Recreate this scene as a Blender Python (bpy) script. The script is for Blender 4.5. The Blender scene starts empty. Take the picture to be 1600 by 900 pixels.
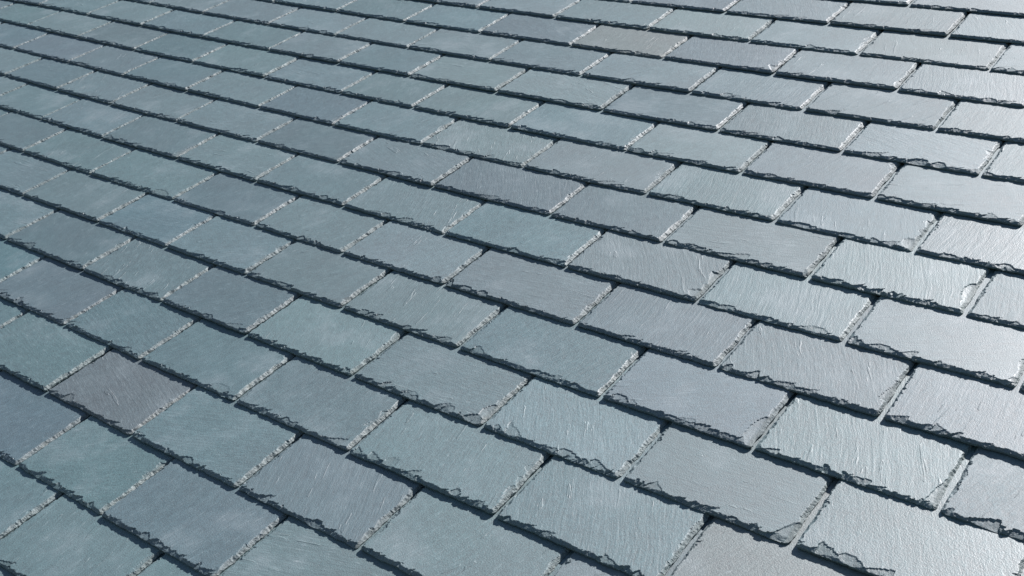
import bpy, math, random
import numpy as np
from mathutils import Matrix, Vector

# ------------------------------------------------------------------ frame of the roof
PITCH = math.radians(32.0)          # slope of the roof
EXPO = 0.18                         # exposed height of one course, metres
CAM_H = 1.4969                      # camera above the roof plane, metres
V0 = -0.32883                       # course offset (in courses)
ROOF = Matrix.Translation((0, 0, 5.0)) @ Matrix.Rotation(PITCH, 4, 'X')

scene = bpy.context.scene
col = scene.collection

# ------------------------------------------------------------------ camera
RIGHT = Vector((0.795548767, 0.586470015, -0.152167938))
DOWN = Vector((0.237694161, -0.533110089, -0.8119699))
FWD = Vector((-0.557318262, 0.609792223, -0.563515572))
cam_data = bpy.data.cameras.new('camera')
cam_data.sensor_width = 36.0
cam_data.lens = 1791.29 / 1600.0 * 36.0
cam_data.clip_start = 0.05
cam_data.clip_end = 5000.0
cam = bpy.data.objects.new('camera', cam_data)
col.objects.link(cam)
local = Matrix((
    (RIGHT.x, -DOWN.x, -FWD.x, 0.0),
    (RIGHT.y, -DOWN.y, -FWD.y, 0.0),
    (RIGHT.z, -DOWN.z, -FWD.z, CAM_H),
    (0, 0, 0, 1)))
cam.matrix_world = ROOF @ local
scene.camera = cam

# ------------------------------------------------------------------ sky, sun, exposure
SUN_ROOF = Vector((0.15, 1.0, 0.47)).normalized()      # towards the sun, in roof axes
SUN = (ROOF.to_3x3() @ SUN_ROOF).normalized()
world = bpy.data.worlds.new('World')
scene.world = world
world.use_nodes = True
wn = world.node_tree
wn.nodes.clear()
w_out = wn.nodes.new('ShaderNodeOutputWorld')
w_bg = wn.nodes.new('ShaderNodeBackground')
w_sky = wn.nodes.new('ShaderNodeTexSky')
w_sky.sky_type = 'NISHITA'
w_sky.sun_disc = False
w_sky.sun_elevation = math.asin(SUN.z)
w_sky.sun_rotation = math.atan2(SUN.x, SUN.y)
w_sky.air_density = 1.0
w_sky.dust_density = 0.6
w_sky.ozone_density = 1.0
w_bg.inputs['Strength'].default_value = 0.05
wn.links.new(w_sky.outputs[0], w_bg.inputs[0])
wn.links.new(w_bg.outputs[0], w_out.inputs[0])

sun_data = bpy.data.lights.new('sun', 'SUN')
sun_data.energy = 5.0
sun_data.angle = math.radians(0.53)
sun_data.color = (1.0, 0.955, 0.96)
sun = bpy.data.objects.new('sun', sun_data)
sun.rotation_euler = SUN.to_track_quat('Z', 'Y').to_euler()
sun.location = ROOF @ Vector((0, 3, 8))
col.objects.link(sun)

scene.view_settings.view_transform = 'Standard'
scene.view_settings.look = 'None'
scene.view_settings.exposure = 0.37
scene.view_settings.gamma = 1.0

# ------------------------------------------------------------------ layout of the courses
# joints between neighbouring slates along each course, in units of the exposed height
ROWS = {
    1: [-12.3, -10.6, -8.8],
    2: [-11.5, -9.8, -8],
    3: [-14.26, -12.3, -10.6, -8.8, -6.92, -5.04],
    4: [-15.418, -13.458, -11.498, -9.854, -7.974, -6.094, -4.214],
    5: [-18.265, -16.305, -14.345, -12.385, -10.648, -8.759, -6.953, -5.073, -3.193],
    6: [-19.341, -17.381, -15.421, -13.461, -11.755, -9.927, -8.046, -5.998, -4.118, -2.238, -0.358],
    7: [-22.387, -20.427, -18.467, -16.507, -14.434, -12.582, -10.825, -8.909, -6.938, -5.137, -3.285, -1.405, 0.475],
    8: [-23.441, -21.481, -19.521, -17.561, -15.408, -13.686, -11.914, -10.035, -8.074, -6.018, -4.18, -2.304, -0.424, 1.456],
    9: [-24.97, -23.01, -21.05, -19.09, -16.984, -14.753, -12.813, -10.962, -9.095, -7.015, -5.11, -3.24, -1.36, 0.52],
    10: [-27.833, -25.873, -23.913, -21.953, -19.993, -18.0, -15.861, -13.846, -11.878, -9.903, -7.832, -5.913, -4.064, -2.205, -0.325],
    11: [-28.751, -26.791, -24.831, -22.871, -20.911, -19.078, -17.071, -14.896, -12.941, -10.926, -8.759, -6.959, -4.929, -3.069, -1.189, 0.691],
    12: [-31.94, -29.98, -28.02, -26.06, -24.1, -21.941, -20.011, -17.982, -15.893, -13.988, -11.998, -9.958, -7.794, -5.856, -4.014, -2.134, -0.254],
    13: [-32.916, -30.956, -28.996, -27.036, -25.076, -22.996, -20.924, -18.963, -16.81, -14.771, -13.032, -10.938, -8.747, -6.836, -4.911, -3.043, -1.163],
    14: [-35.876, -33.916, -31.956, -29.996, -28.036, -26.076, -24.029, -21.963, -19.827, -17.733, -15.783, -13.956, -11.962, -9.82, -7.735, -5.797, -3.892, -2.012, -0.132],
    15: [-36.648, -34.688, -32.728, -30.768, -28.808, -26.848, -24.888, -22.928, -20.977, -18.82, -16.824, -14.861, -12.866, -10.883, -8.766, -6.84, -4.836, -2.956, -1.076],
    16: [-35.394, -33.434, -31.474, -29.514, -27.554, -25.594, -23.634, -21.674, -19.714, -17.754, -15.82, -13.873, -11.776, -9.865, -7.806, -5.791, -3.911, -2.031, -0.151],
    17: [-30.405, -28.445, -26.485, -24.525, -22.565, -20.605, -18.645, -16.685, -14.725, -12.835, -10.764, -8.763, -6.826, -4.769, -2.889, -1.009],
    18: [-25.492, -23.532, -21.572, -19.612, -17.652, -15.692, -13.732, -11.772, -9.772, -7.787, -5.753, -3.873, -1.993],
    19: [-20.56, -18.6, -16.64, -14.68, -12.72, -10.76, -8.8, -6.78, -4.75, -2.87, -0.99],
    20: [-15.64, -13.68, -11.72, -9.76, -7.8, -5.77, -3.89, -2.01],
    21: [-12.68, -10.72, -8.76, -6.8, -4.8, -2.92, -1.04],
}

# gentle bow of the courses over the roof (cubic surface in course units)
BOW = [-0.03755, -0.10278, 0.03371, 0.16772, -0.02115, 0.08554, 0.11272, 0.13868, 0.055, 0.00397]

def bow(u, k):
    a = (min(max(u, -26.0), -1.5) + 12) / 12.0
    b = (min(max(k, 3.5), 18.5) - 11) / 8.0
    t, n = 0.0, 0
    for i in range(4):
        for j in range(4 - i):
            t += BOW[n] * a ** i * b ** j
            n += 1
    return t

# slates whose stone differs plainly from the usual mix
KIND = {(5, -11.5): 'P', (5, -7.9): 'D', (7, -11.7): 'D', (6, -14.4): 'D', (4, -8.9): 'D', (8, -11.0): 'G',
        (10, -16.9): 'G', (7, -7.9): 'G', (9, -4.2): 'G', (7, -4.2): 'G', (9, -13.8): 'G', (11, -5.9): 'G',
        (9, -10.0): 'K', (14, -16.8): 'K', (17, -5.8): 'K', (11, -9.8): 'B', (12, -21.0): 'B', (12, -23.0): 'B',
        (4, -12.5): 'B', (16, -10.8): 'Y', (6, -3.2): 'Y', (8, -7.0): 'T', (7, -9.9): 'T', (6, -10.8): 'T',
        (6, -7.0): 'T', (5, -6.0): 'T', (8, -9.1): 'T', (12, -11.0): 'T', (5, -9.7): 'T', (4, -10.7): 'T',
        (14, -13.0): 'T', (9, -11.9): 'T', (9, -15.9): 'T', (8, -3.2): 'L', (10, -5.0): 'L', (7, -6.0): 'L',
        (11, -4.0): 'L'}
TONE = {'N': (0.070, 0.149, 0.163), 'T': (0.071, 0.156, 0.166), 'P': (0.077, 0.122, 0.135),
        'G': (0.071, 0.144, 0.159), 'K': (0.079, 0.151, 0.164), 'B': (0.068, 0.136, 0.157),
        'Y': (0.106, 0.160, 0.153), 'L': (0.086, 0.175, 0.186), 'D': (0.062, 0.128, 0.145)}
NOTE = {(5, -11.5): 'brownish grey slate, duller than its neighbours, near the lower left corner',
        (16, -10.8): 'pale beige grey slate among the small slates at the top',
        (6, -3.2): 'pale beige grey slate cut by the bottom edge of the photo',
        (11, -9.8): 'dark blue grey slate with strong slanting grain near the middle'}
# direction of the grain on some slates (degrees from the course), where the photograph shows it
GRAIN = {(7, -7.9): 4, (9, -8.1): 8, (11, -5.9): 12, (8, -3.2): 112, (10, -5.0): 104, (10, -3.1): 30,
         (11, -9.8): 125, (6, -5.1): 118, (11, -4.0): 108, (9, -6.1): 92, (8, -7.0): 70, (12, -11.0): 120,
         (5, -9.7): 20, (6, -10.8): 70, (5, -7.9): 115, (4, -8.9): 78, (5, -11.5): 160, (9, -4.2): 118}
# big flakes broken off along an edge: edge, place along it (0..1), half width, reach, slope, step (mm)
FLAKES = {
    (6, -7.0): [('t', .07, 14, 20, .08, 1.5), ('t', .19, 11, 13, .1, 1.3), ('t', .27, 15, 30, .05, .8),
                ('t', .42, 16, 24, .08, 1.6), ('t', .74, 11, 19, .1, 1.8), ('t', .86, 22, 14, .2, 1.2)],
    (7, -7.9): [('t', .22, 11, 20, .1, 2.0), ('t', .45, 26, 18, .05, .8), ('t', .72, 22, 22, .08, 1.4),
                ('t', .93, 24, 22, .12, 2.4), ('r', .25, 26, 24, .15, 1.6)],
    (7, -6.0): [('t', .10, 10, 14, .1, 1.4), ('t', .24, 22, 34, .04, 1.1), ('t', .62, 24, 18, .1, 1.8), ('t', .86, 26, 22, .1, 1.8)],
    (8, -5.1): [('r', .16, 60, 26, .15, 2.2), ('t', .62, 34, 15, .2, 2.4), ('t', .12, 20, 20, .08, 2.0), ('t', .9, 22, 10, .3, 2)],
    (7, -4.2): [('r', .10, 36, 38, .12, 2.6), ('t', .90, 22, 16, .3, 3.5)],
    (9, -8.1): [('t', .03, 10, 21, .12, 4.2), ('t', .15, 22, 13, .1, 2.2), ('t', .30, 16, 14, .2, 2.2)],
    (5, -7.9): [('t', .22, 12, 18, .2, 2.2), ('t', .66, 13, 17, .25, 3.0)],
    (8, -3.2): [('t', .08, 16, 14, .1, 2.0), ('t', .42, 12, 18, .3, 2.8), ('t', .55, 14, 15, .3, 2.5), ('r', .3, 40, 22, .2, 2.2)],
    (10, -3.1): [('t', .03, 8, 20, .2, 2), ('t', .3, 20, 14, .15, 2), ('r', .05, 14, 16, .2, 1.5)],
    (9, -4.2): [('t', .05, 8, 18, .2, 2.2), ('t', .22, 16, 22, .15, 2.4), ('t', .40, 22, 16, .15, 2.2), ('t', .8, 14, 10, .3, 1.4), ('r', .4, 34, 18, .2, 1.8)],
    (11, -4.0): [('t', .12, 16, 10, .2, 2), ('t', .32, 10, 16, .3, 2.4), ('t', .56, 8, 15, .3, 2.2), ('r', .4, 40, 24, .15, 2.4)],
    (11, -5.9): [('t', .06, 14, 14, .1, 2.2), ('t', .2, 24, 14, .15, 1.6)],
    (10, -5.0): [('t', .8, 30, 20, .06, 1.0), ('t', .1, 20, 12, .2, 1.8)],
    (10, -6.9): [('r', .12, 22, 34, .06, 1.1), ('r', .5, 30, 20, .2, 2)],
    (12, -4.9): [('t', .2, 26, 14, .2, 2.6), ('t', .75, 18, 16, .15, 2), ('r', .1, 24, 30, .1, 1.8)],
    (13, -3.9): [('t', .15, 20, 11, .2, 2.2), ('t', .5, 26, 10, .3, 2.2)],
    (14, -4.8): [('t', .55, 26, 22, .25, 2.6), ('t', .7, 18, 20, .2, 2.2)],
    (8, -1.4): [('t', .2, 30, 22, .2, 3.0), ('t', .5, 34, 18, .2, 2.5), ('r', .3, 30, 20, .2, 2)],
    (7, -2.4): [('t', .18, 26, 26, .1, 2.0), ('t', .28, 24, 20, .12, 1.6), ('t', .42, 26, 20, .12, 1.8)],
    (6, -10.8): [('t', .25, 16, 22, .03, .5), ('t', .82, 34, 26, .04, .7), ('t', .05, 8, 14, .1, 1.0)],
    (7, -11.7): [('t', .55, 20, 13, .15, 1.6), ('t', .84, 26, 20, .06, 1.0)],
    (6, -9.0): [('t', .86, 24, 22, .08, 1.8)],
    (8, -9.1): [('t', .18, 18, 15, .15, 1.6), ('t', .28, 20, 18, .12, 1.7), ('t', .88, 20, 18, .06, .8)],
    (9, -15.9): [('t', .85, 34, 26, .06, 1.2)],
    (10, -16.9): [('r', .22, 40, 30, .08, 1.4)],
    (17, -5.8): [('t', .93, 20, 12, .1, 1.5)], (17, -7.8): [('t', .85, 20, 12, .2, 2)],
    (17, -9.8): [('t', .4, 18, 12, .15, 1.8)], (16, -8.8): [('r', .12, 20, 30, .06, 1.6)],
    (17, -9.7): [('t', .72, 26, 14, .1, 2.0), ('t', .78, 16, 18, .1, 1.4)],
}

# ------------------------------------------------------------------ procedural materials
def N(nt, kind, **kw):
    n = nt.nodes.new(kind)
    for a, b in kw.items():
        setattr(n, a, b)
    return n

def mathn(nt, op, a, b=None, c=None, clamp=False):
    n = N(nt, 'ShaderNodeMath', operation=op, use_clamp=clamp)
    for i, val in enumerate((a, b, c)):
        if val is None:
            continue
        if isinstance(val, (int, float)):
            n.inputs[i].default_value = val
        else:
            nt.links.new(val, n.inputs[i])
    return n.outputs[0]

def mixc(nt, fac, a, b, blend='MIX'):
    n = N(nt, 'ShaderNodeMix', data_type='RGBA', blend_type=blend)
    for key, val in ((0, fac), (6, a), (7, b)):
        if isinstance(val, (int, float)):
            n.inputs[key].default_value = val
        elif isinstance(val, tuple):
            n.inputs[key].default_value = val + (1.0,)
        else:
            nt.links.new(val, n.inputs[key])
    return n.outputs[2]

def noise(nt, vec, scale, detail=3.0, rough=0.55, dist=0.0):
    n = N(nt, 'ShaderNodeTexNoise')
    n.inputs['Scale'].default_value = scale
    n.inputs['Detail'].default_value = detail
    n.inputs['Roughness'].default_value = rough
    n.inputs['Distortion'].default_value = dist
    nt.links.new(vec, n.inputs['Vector'])
    return n

def ramp(nt, fac, lo, hi):
    n = N(nt, 'ShaderNodeMapRange', clamp=True, interpolation_type='SMOOTHSTEP')
    nt.links.new(fac, n.inputs['Value'])
    n.inputs['From Min'].default_value = lo
    n.inputs['From Max'].default_value = hi
    return n.outputs['Result']

def slate_material():
    m = bpy.data.materials.new('riven_slate')
    m.use_nodes = True
    nt = m.node_tree
    L = nt.links.new
    nt.nodes.clear()
    out = N(nt, 'ShaderNodeOutputMaterial')
    bs = N(nt, 'ShaderNodeBsdfPrincipled')
    L(bs.outputs[0], out.inputs[0])
    info = N(nt, 'ShaderNodeObjectInfo')
    geo = N(nt, 'ShaderNodeTexCoord')
    grain = N(nt, 'ShaderNodeAttribute', attribute_type='OBJECT', attribute_name='grain')
    chip = N(nt, 'ShaderNodeAttribute', attribute_type='GEOMETRY', attribute_name='chip')
    rough_amt = N(nt, 'ShaderNodeAttribute', attribute_type='OBJECT', attribute_name='rough')
    # every slate gets its own piece of stone: shift by its random number, turn along its grain
    off = mathn(nt, 'MULTIPLY', info.outputs['Random'], 37.0)
    comb = N(nt, 'ShaderNodeCombineXYZ')
    L(off, comb.inputs[0]); L(off, comb.inputs[1]); L(off, comb.inputs[2])
    sh = N(nt, 'ShaderNodeVectorMath', operation='ADD')
    rot = N(nt, 'ShaderNodeVectorRotate', rotation_type='Z_AXIS')
    L(geo.outputs['Object'], rot.inputs['Vector'])
    L(grain.outputs['Fac'], rot.inputs['Angle'])
    # slow warp so that the grain lines bend
    wv = noise(nt, geo.outputs['Object'], 5.5, 2.0)
    ws = N(nt, 'ShaderNodeVectorMath', operation='SCALE')
    ws.inputs['Scale'].default_value = 0.028
    L(wv.outputs['Color'], ws.inputs[0])
    L(rot.outputs[0], sh.inputs[0]); L(comb.outputs[0], sh.inputs[1])
    sh2 = N(nt, 'ShaderNodeVectorMath', operation='ADD')
    L(sh.outputs[0], sh2.inputs[0]); L(ws.outputs[0], sh2.inputs[1])
    st = N(nt, 'ShaderNodeVectorMath', operation='MULTIPLY')
    st.inputs[1].default_value = (14.0, 200.0, 60.0)
    L(sh2.outputs[0], st.inputs[0])
    streak = noise(nt, st.outputs[0], 1.0, 3.0, 0.6, 0.2).outputs['Fac']
    st2 = N(nt, 'ShaderNodeVectorMath', operation='MULTIPLY')
    st2.inputs[1].default_value = (40.0, 330.0, 200.0)
    L(sh2.outputs[0], st2.inputs[0])
    streak2 = noise(nt, st2.outputs[0], 1.0, 2.0, 0.6, 0.3).outputs['Fac']
    st3 = N(nt, 'ShaderNodeVectorMath', operation='MULTIPLY')
    st3.inputs[1].default_value = (9.0, 62.0, 30.0)
    L(sh2.outputs[0], st3.inputs[0])
    ridge = noise(nt, st3.outputs[0], 1.0, 2.0, 0.55, 0.6).outputs['Fac']
    fine = noise(nt, sh.outputs[0], 380.0, 2.0, 0.65).outputs['Fac']
    mid = noise(nt, sh.outputs[0], 60.0, 3.0, 0.6).outputs['Fac']
    cloud = noise(nt, sh.outputs[0], 7.0, 4.0, 0.6).outputs['Fac']
    hue = noise(nt, sh.outputs[0], 6.0, 3.0, 0.5).outputs['Fac']
    # stone colour
    v = mathn(nt, 'MULTIPLY_ADD', cloud, 0.50, 0.75)
    v = mathn(nt, 'ADD', v, mathn(nt, 'MULTIPLY_ADD', mid, 0.36, -0.18))
    v = mathn(nt, 'ADD', v, mathn(nt, 'MULTIPLY_ADD', streak, 0.30, -0.15))
    v = mathn(nt, 'ADD', v, mathn(nt, 'MULTIPLY_ADD', fine, 1.7, -0.85))
    v = mathn(nt, 'ADD', v, mathn(nt, 'MULTIPLY_ADD', streak2, 0.70, -0.35))
    base = mixc(nt, 1.0, info.outputs['Color'], v, 'MULTIPLY')
    base = mixc(nt, 1.0, base, mixc(nt, ramp(nt, hue, 0.36, 0.66), (0.98, 1.01, 1.01), (1.03, 0.99, 1.0)), 'MULTIPLY')
    # pale scuffs that follow the grain, and mica flecks
    patch = mathn(nt, 'MULTIPLY', ramp(nt, cloud, 0.50, 0.72), mathn(nt, 'MULTIPLY_ADD', streak, 0.7, 0.1))
    base = mixc(nt, mathn(nt, 'MULTIPLY', patch, 0.65), base, (0.235, 0.300, 0.315))
    scuff = mathn(nt, 'MULTIPLY', ramp(nt, cloud, 0.56, 0.74), ramp(nt, streak2, 0.50, 0.68))
    base = mixc(nt, mathn(nt, 'MULTIPLY', scuff, 0.35), base, (0.30, 0.34, 0.35))
    hair = mathn(nt, 'MULTIPLY', ramp(nt, streak2, 0.60, 0.72), ramp(nt, mid, 0.42, 0.62))
    base = mixc(nt, mathn(nt, 'MULTIPLY', hair, 0.40), base, (0.33, 0.39, 0.40))
    pit = mathn(nt, 'MULTIPLY', ramp(nt, fine, 0.40, 0.26), 0.35)
    base = mixc(nt, pit, base, (0.045, 0.075, 0.088))
    fleck = noise(nt, sh.outputs[0], 480.0, 1.0, 0.5).outputs['Fac']
    base = mixc(nt, mathn(nt, 'MULTIPLY', ramp(nt, fleck, 0.70, 0.78), 0.5), base, (0.42, 0.46, 0.46))
    # freshly broken stone along the dressed edges is paler and gritty
    grit = noise(nt, sh.outputs[0], 330.0, 3.0, 0.7).outputs['Fac']
    broken = mixc(nt, ramp(nt, grit, 0.36, 0.66), (0.080, 0.108, 0.110), (0.255, 0.285, 0.255))
    lich = noise(nt, sh.outputs[0], 45.0, 3.0, 0.6).outputs['Fac']
    broken = mixc(nt, mathn(nt, 'MULTIPLY', ramp(nt, lich, 0.55, 0.72), 0.4), broken, (0.30, 0.29, 0.19))
    base = mixc(nt, mathn(nt, 'MULTIPLY', chip.outputs['Fac'], 0.55), base, broken)
    L(base, bs.inputs['Base Color'])
    # relief
    h = mathn(nt, 'MULTIPLY_ADD', ridge, 1.3, streak)
    h = mathn(nt, 'ADD', h, mathn(nt, 'MULTIPLY', streak2, 0.45))
    h = mathn(nt, 'MULTIPLY', h, rough_amt.outputs['Fac'])
    # thin cleavage steps on some of the slates
    stp = mathn(nt, 'MULTIPLY', ramp(nt, ridge, 0.675, 0.695), mathn(nt, 'GREATER_THAN', info.outputs['Random'], 0.45))
    h = mathn(nt, 'ADD', h, mathn(nt, 'MULTIPLY', stp, 0.8))
    h = mathn(nt, 'ADD', h, mathn(nt, 'MULTIPLY', fine, 0.7))
    h = mathn(nt, 'ADD', h, mathn(nt, 'MULTIPLY', mid, 0.40))
    h = mathn(nt, 'ADD', h, mathn(nt, 'MULTIPLY', mathn(nt, 'MULTIPLY', grit, chip.outputs['Fac']), 1.2))
    bump = N(nt, 'ShaderNodeBump')
    bump.inputs['Strength'].default_value = 1.0
    bump.inputs['Distance'].default_value = 0.00072
    L(h, bump.inputs['Height'])
    L(bump.outputs[0], bs.inputs['Normal'])
    r = mathn(nt, 'MULTIPLY_ADD', mid, 0.12, 0.52)
    r = mathn(nt, 'ADD', r, mathn(nt, 'MULTIPLY', info.outputs['Random'], 0.12))
    r = mathn(nt, 'ADD', r, mathn(nt, 'MULTIPLY', chip.outputs['Fac'], 0.1))
    L(r, bs.inputs['Roughness'])
    L(mathn(nt, 'MULTIPLY_ADD', chip.outputs['Fac'], -0.35, 1.0), bs.inputs['Specular IOR Level'])
    bs.inputs['IOR'].default_value = 1.95
    return m

def deck_material():
    m = bpy.data.materials.new('roof_boards')
    m.use_nodes = True
    nt = m.node_tree
    bs = nt.nodes['Principled BSDF']
    geo = N(nt, 'ShaderNodeTexCoord')
    mp = N(nt, 'ShaderNodeVectorMath', operation='MULTIPLY')
    mp.inputs[1].default_value = (4.0, 60.0, 60.0)
    nt.links.new(geo.outputs['Object'], mp.inputs[0])
    n = noise(nt, mp.outputs[0], 1.0, 4.0)
    c = mixc(nt, n.outputs['Fac'], (0.10, 0.075, 0.05), (0.20, 0.15, 0.10))
    nt.links.new(c, bs.inputs['Base Color'])
    bs.inputs['Roughness'].default_value = 0.8
    return m

MAT_SLATE = slate_material()
MAT_DECK = deck_material()

# ------------------------------------------------------------------ the roof
roof = bpy.data.objects.new('slate_roof', None)
roof.matrix_world = ROOF
roof.empty_display_size = 0.3
roof['label'] = 'sunlit pitched roof of overlapping blue grey slates with chipped edges'
roof['category'] = 'roof'
roof['kind'] = 'thing'
col.objects.link(roof)

THICK = 0.0086
CLEAR = 0.0009
TILT = (THICK + CLEAR) / EXPO
LENGTH = EXPO * 2 + 0.055

def h1(i, seed):
    i = np.asarray(i, np.int64)
    x = (i * 374761393 + seed * 668265263) & 0x7fffffff
    x = ((x ^ (x >> 13)) * 1274126177) & 0x7fffffff
    return ((x ^ (x >> 16)) & 0xffff) / 65535.0

def vn1(s, seed):
    i = np.floor(s); f = s - i; f = f * f * (3 - 2 * f)
    return h1(i, seed) * (1 - f) + h1(i + 1, seed) * f

def vn2(x, y, seed):
    i = np.floor(x); j = np.floor(y)
    fx = x - i; fy = y - j
    fx = fx * fx * (3 - 2 * fx); fy = fy * fy * (3 - 2 * fy)
    i = i.astype(np.int64); j = j.astype(np.int64)
    def h(a, b):
        return h1(a + b * 57413, seed)
    return (h(i, j) * (1 - fx) + h(i + 1, j) * fx) * (1 - fy) + (h(i, j + 1) * (1 - fx) + h(i + 1, j + 1) * fx) * fy

def scallops(length, rng, style, scale=1.0, calm=1.0):
    """broken flakes along an edge: place, half width, reach, slope, step (metres)"""
    out = []
    def put(n, a0, a1, b0, b1, k0, k1, s0, s1):
        for _ in range(n):
            out.append((rng.uniform(0, length), rng.uniform(a0, a1) * 1e-3, rng.uniform(b0, b1) * 1e-3 * scale,
                        rng.uniform(k0, k1) * (0.55 + 0.45 * calm), rng.uniform(s0, s1) * 1e-3 * calm,
                        rng.choice((0, 1, 1, -1)), rng.uniform(0.1, 1.4) if calm == 1.0 else rng.uniform(-0.8, 0.8)))
    put(int(length / 0.010 * (calm ** 1.5)), 1.5, 5.0, 2.0, 6.5, 0.5, 1.2, 0.3, 1.2)
    put(int(length / 0.024 * (0.4 + 0.6 * calm)), 3.0, 12.0, 6.0, 13.0, 0.2, 0.6, 0.5, 1.8)
    put(int(length / 0.075 * rng.uniform(0.5, 1.5)), 9.0, 22.0, 8.0, 17.0, 0.10, 0.35, 0.8, 2.0)
    if rng.random() < style:
        put(rng.randint(1, 2), 12.0, 26.0, 15.0, 25.0, 0.04, 0.15, 0.4, 1.4)
    return out

def edge_depth(s, d, length, sc, base_w, base_d, seed, j=1.0):
    """how deep the stone is broken away, at distance d from an edge and place s along it"""
    ss = s + (vn2(s * 160, d * 160, seed + 5) - 0.5) * 0.006 * j + (vn2(s * 500, d * 500, seed + 8) - 0.5) * 0.0018 * j
    dd = d + (vn2(s * 210, d * 210, seed + 6) - 0.5) * 0.0040 * j + (vn2(s * 640, d * 640, seed + 7) - 0.5) * 0.0018 * j
    bw = base_w * (0.55 + 0.9 * vn1(s * 55, seed + 1))
    bd = base_d * (0.75 + 0.5 * vn1(s * 80, seed + 2))
    dep = bd * np.clip(1 - dd / bw, 0, 1) ** 0.9
    for (c, a, b, k, st, saw, lean) in sc:
        t = (ss - lean * dd - c) / a
        q = 1 - t ** 2
        m = q > 0
        if not m.any():
            continue
        if saw:
            rim = b * np.clip((1 + saw * t) * 0.55, 0, 1) ** 0.8 * (m & (saw * t < 0.95))
        else:
            rim = b * np.sqrt(np.where(m, q, 0))
        inside = m & (dd < rim)
        dep = np.where(inside, np.maximum(dep, st + k * (rim - dd)), dep)
    return dep

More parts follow.
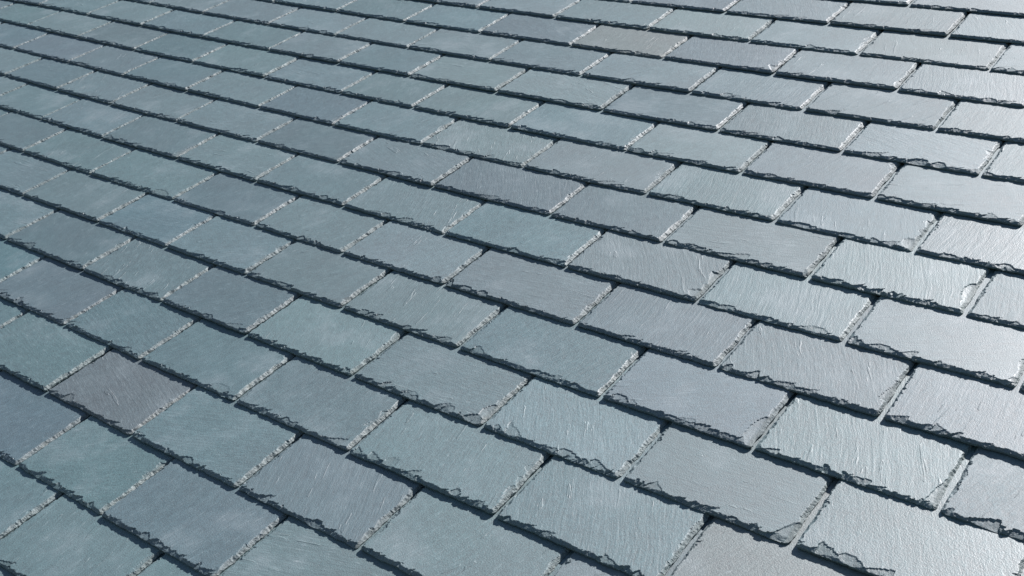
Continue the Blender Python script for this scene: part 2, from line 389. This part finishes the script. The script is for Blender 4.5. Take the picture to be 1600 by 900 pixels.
def slate_mesh(w, rng, seed, px_mm, flakes, style):
    """one slate: dressed tail and sides, flat face, closed underside. Tail at y = 0, underside at z = 0."""
    T = THICK + rng.uniform(-0.0008, 0.0008)
    step = min(max(0.85 / px_mm, 1.5), 5.0) * 1e-3
    nx = int(w / step) + 1
    X = np.linspace(0, w, nx)
    step = X[1] - X[0]
    reach_t, reach_r, reach_l = 0.042, 0.042, 0.020
    mR = max(3, int(reach_r / step)); mL = max(3, int(reach_l / step))
    ys = [0.0]
    dy = max(0.75e-3, step * 0.5)
    while ys[-1] < reach_t:
        ys.append(ys[-1] + dy); dy *= 1.12
    nt_ = len(ys)
    ytop = EXPO + 0.030
    n2 = max(4, int((ytop - ys[-1]) / step))
    ys = np.array(ys + list(np.linspace(ys[-1], ytop, n2 + 1)[1:]))
    ny = len(ys)
    keep = np.zeros((ny, nx), bool)
    keep[:nt_, :] = True
    keep[:, :mL] = True
    keep[:, nx - mR:] = True
    gy, gx = np.meshgrid(ys, X, indexing='ij')
    px = gx[keep].copy(); py = gy[keep].copy()
    # chips
    sc_t = scallops(w, rng, style)
    sc_r = scallops(ytop, rng, style * 0.8, 0.85, 0.5)
    sc_l = scallops(ytop, rng, 0.0, 0.6)
    for (e, p, a, b, k, st) in flakes:
        if e == 't':
            sc_t.append((p * w, a * 1e-3, b * 1e-3, k, st * 0.8e-3, rng.choice((0, 0, 1, -1)), rng.uniform(-0.4, 0.4)))
        else:
            sc_r.append((p * EXPO, a * 1e-3, b * 1e-3, k, st * 0.7e-3, rng.choice((0, 1, -1)), rng.uniform(-0.5, 0.5)))
    dep_t = np.zeros_like(px); dep_r = np.zeros_like(px); dep_l = np.zeros_like(px)
    m = py < reach_t + 1e-6
    dep_t[m] = edge_depth(px[m], py[m], w, sc_t, 0.0055, 0.0042, seed, 0.65)
    m = px > w - reach_r - step
    dep_r[m] = edge_depth(py[m], (w - px)[m], ytop, sc_r, 0.0066, 0.0062, seed + 20, 0.6)
    m = px < reach_l + step
    dep_l[m] = edge_depth(py[m], px[m], ytop, sc_l, 0.0045, 0.0040, seed + 40)
    dep = np.maximum(np.maximum(dep_t, dep_r), dep_l)
    # no break reaches the inner borders of the strips (there the face is whole)
    inner_x = np.minimum(px - X[mL - 1], X[nx - mR] - px)
    inside = np.maximum(0, np.minimum(inner_x / 0.004, 1))
    fade_t = np.clip((ys[nt_ - 1] - py) / 0.004, 0, 1)
    side = (px <= X[mL - 1] + 1e-9) | (px >= X[nx - mR] - 1e-9)
    fr = np.clip((px - X[nx - mR]) / 0.004, 0, 1)
    fl = np.clip((X[mL - 1] - px) / 0.003, 0, 1)
    upper = py > ys[nt_ - 1] - 1e-9
    f_side = np.where(px > w / 2, fr, fl)
    mask = np.where(upper, f_side, np.maximum(fade_t, np.where(side, f_side, 0)))
    mask = mask * np.clip((ytop - py) / 0.006, 0, 1)
    dep = np.minimum(dep * mask, T - 0.0016)
    pz = T - dep
    # uneven outline, rounded lower corners
    r = rng.uniform(0.004, 0.008)
    r2 = rng.uniform(0.005, 0.011)
    def corner(x, rr):
        q = np.clip(rr - x, 0, rr)
        return rr - np.sqrt(np.maximum(rr * rr - q * q, 0))
    oy = corner(px, r) * 0.8 + corner(w - px, r2) * 0.8
    oy = oy + (vn1(px * 60, seed + 61) - 0.5) * 0.0024 + (vn1(px * 260, seed + 62) - 0.5) * 0.0014
    ox_r = (vn1(py * 40, seed + 63) - 0.5) * 0.0030 + (vn1(py * 240, seed + 64) - 0.5) * 0.0014
    ox_l = (vn1(py * 40, seed + 65) - 0.5) * 0.0024
    py = py + oy * np.clip(1 - py / 0.012, 0, 1)
    px = px - ox_r * np.clip(1 - (w - px) / 0.012, 0, 1) + ox_l * np.clip(1 - px / 0.012, 0, 1)
    idx = -np.ones((ny, nx), np.int64)
    idx[keep] = np.arange(keep.sum())
    nv = int(keep.sum())
    q = np.stack([idx[:-1, :-1], idx[:-1, 1:], idx[1:, 1:], idx[1:, :-1]], -1).reshape(-1, 4)
    q = q[(q >= 0).all(1)]
    # the hole in the middle must not be bridged: drop cells that span it
    jj, ii = np.meshgrid(np.arange(ny - 1), np.arange(nx - 1), indexing='ij')
    head_r, head_l = nv, nv + 1
    verts = [np.stack([px, py, pz], 1), np.array([[w, LENGTH, T], [0, LENGTH, T]])]
    # face: one flat polygon inside the broken borders, running up under the next course
    ring = [int(a) for a in idx[nt_ - 1, mL - 1:nx - mR + 1]]
    ring += [int(a) for a in idx[nt_:, nx - mR]]
    ring += [int(a) for a in idx[ny - 1, nx - mR + 1:]]
    ring += [head_r, head_l]
    ring += [int(a) for a in idx[ny - 1, :mL]]
    ring += [int(a) for a in idx[nt_:ny - 1, mL - 1][::-1]]
    # outline, then its twin on the underside
    outl = [int(a) for a in idx[0, :]] + [int(a) for a in idx[1:, nx - 1]] + [head_r, head_l] + [int(a) for a in idx[1:, 0][::-1]]
    V = np.concatenate(verts)
    o = np.array(outl)
    low = V[o].copy()
    low[:, 2] = 0.0
    # the break leans in a little towards the bottom
    low[:, 0] += np.where(low[:, 0] < w * 0.5, 1, -1) * 0.0006
    low[:, 1] += np.where(low[:, 1] < 0.1, 1, -1) * 0.0006
    b0 = len(V)
    V = np.concatenate([V, low])
    n = len(outl)
    lo = np.arange(b0, b0 + n)
    sk = np.stack([o, lo, np.roll(lo, -1), np.roll(o, -1)], 1)
    faces_q = np.concatenate([q, sk])
    bottom = lo[::-1]
    loops = np.concatenate([faces_q.reshape(-1), np.array(ring), bottom]).astype(np.int32)
    starts = np.concatenate([np.arange(len(faces_q)) * 4, [len(faces_q) * 4, len(faces_q) * 4 + len(ring)]]).astype(np.int32)
    me = bpy.data.meshes.new('slate')
    me.vertices.add(len(V))
    me.vertices.foreach_set('co', V.astype(np.float32).ravel())
    me.loops.add(len(loops))
    me.loops.foreach_set('vertex_index', loops)
    me.polygons.add(len(starts))
    me.polygons.foreach_set('loop_start', starts)
    me.update(calc_edges=True)
    me.shade_flat()
    chip = np.zeros(len(V), np.float32)
    chip[:nv] = np.clip((dep - 0.0002) / 0.0012, 0, 1)
    pale = np.clip(dep_r / np.maximum(dep, 1e-6), 0, 1) * (dep_r > 0.0004)
    pale = np.maximum(pale, np.clip(dep_l / np.maximum(dep, 1e-6), 0, 1) * (dep_l > 0.0004) * 0.5)
    pale = pale * np.clip(1 - (w - gx[keep] - 0.006) / 0.006, 0.12, 1)
    pale = np.where(dep_t > dep_r * 1.02, pale * 0.35, pale)
    chip[:nv] *= 0.22 + 0.78 * pale
    chip[b0:] = np.where(low[:, 1] < 0.01, 0.15, 0.7)
    at = me.attributes.new('chip', 'FLOAT', 'POINT')
    at.data.foreach_set('value', chip)
    me.materials.append(MAT_SLATE)
    return me

def px_per_mm(u, v):
    p = Vector((u, v, -CAM_H))
    z = p.dot(FWD)
    return 1791.29 * 0.64 / max(z, 0.3) / 1000.0

count = 0
bounds = [9, -9, 9, -9]
for k, joints in ROWS.items():
    for i in range(len(joints) - 1):
        a, b = joints[i], joints[i + 1]
        mid = (a + b) / 2
        key = (k, round(mid, 1))
        def find(d, dflt):
            for dk in ((0), (0.1), (-0.1)):
                t = (k, round(mid + dk, 1))
                if t in d:
                    return d[t]
            return dflt
        seed = (k * 131 + int(round(mid * 10)) * 17 + 9001) & 0x7fffff
        rng = random.Random(seed)
        gap = 0.0035 + 0.0065 * min(max((mid + 18) / 16.0, 0), 1)
        gl, gr = gap * rng.uniform(0.3, 0.7), gap * rng.uniform(0.3, 0.7)
        u0, u1 = a * EXPO + gl, b * EXPO - gr
        v0 = (k + V0 + bow(a, k)) * EXPO + rng.uniform(-0.0015, 0.0015)
        v1 = (k + V0 + bow(b, k)) * EXPO + rng.uniform(-0.0015, 0.0015)
        ang = math.atan2(v1 - v0, u1 - u0)
        w = math.hypot(u1 - u0, v1 - v0)
        q = px_per_mm((u0 + u1) / 2, v0)
        me = slate_mesh(w, rng, seed, q, find(FLAKES, []), 0.45)
        ob = bpy.data.objects.new('slate', me)
        col.objects.link(ob)
        ob.parent = roof
        lift = CLEAR * rng.uniform(0.8, 1.3)
        ob.matrix_local = (Matrix.Translation((u0, v0, lift)) @ Matrix.Rotation(ang, 4, 'Z')
                           @ Matrix.Rotation(-math.atan(TILT) + rng.uniform(-0.004, 0.004), 4, 'X')
                           @ Matrix.Rotation(rng.uniform(-0.005, 0.005), 4, 'Y'))
        kind = find(KIND, None)
        tone = kind
        if tone is None:
            tone = rng.choices('NTGBDK', (48, 24, 18, 5, 3, 2))[0]
        c = TONE[tone]
        f = rng.uniform(0.92, 1.08)
        ob.color = (c[0] * f * rng.uniform(0.97, 1.03), c[1] * f, c[2] * f * rng.uniform(0.97, 1.03), 1.0)
        g = find(GRAIN, None)
        ob['grain'] = -math.radians(g if g is not None else rng.choice((rng.uniform(60, 125), rng.uniform(60, 125), rng.uniform(-30, 60))))
        ob['rough'] = rng.uniform(0.2, 0.6) if g is None else 0.55
        if key in NOTE:
            ob['label'] = NOTE[key]
        bounds = [min(bounds[0], u0), max(bounds[1], u1), min(bounds[2], v0), max(bounds[3], v0 + LENGTH)]
        count += 1

# boarding under the slates
x0, x1, y0, y1 = bounds
zt = -TILT * LENGTH - 0.006
zb = zt - 0.025
dv = [(x0, y0, zb), (x1, y0, zb), (x1, y1, zb), (x0, y1, zb), (x0, y0, zt), (x1, y0, zt), (x1, y1, zt), (x0, y1, zt)]
dm = bpy.data.meshes.new('roof_boarding')
dm.from_pydata(dv, [], [(3, 2, 1, 0), (4, 5, 6, 7), (0, 1, 5, 4), (1, 2, 6, 5), (2, 3, 7, 6), (3, 0, 4, 7)])
dm.materials.append(MAT_DECK)
deck = bpy.data.objects.new('roof_boarding', dm)
deck.parent = roof
col.objects.link(deck)
print('slates', count, 'triangles', sum(len(o.data.loops) - 2 * len(o.data.polygons) for o in bpy.data.objects if o.type == 'MESH'))
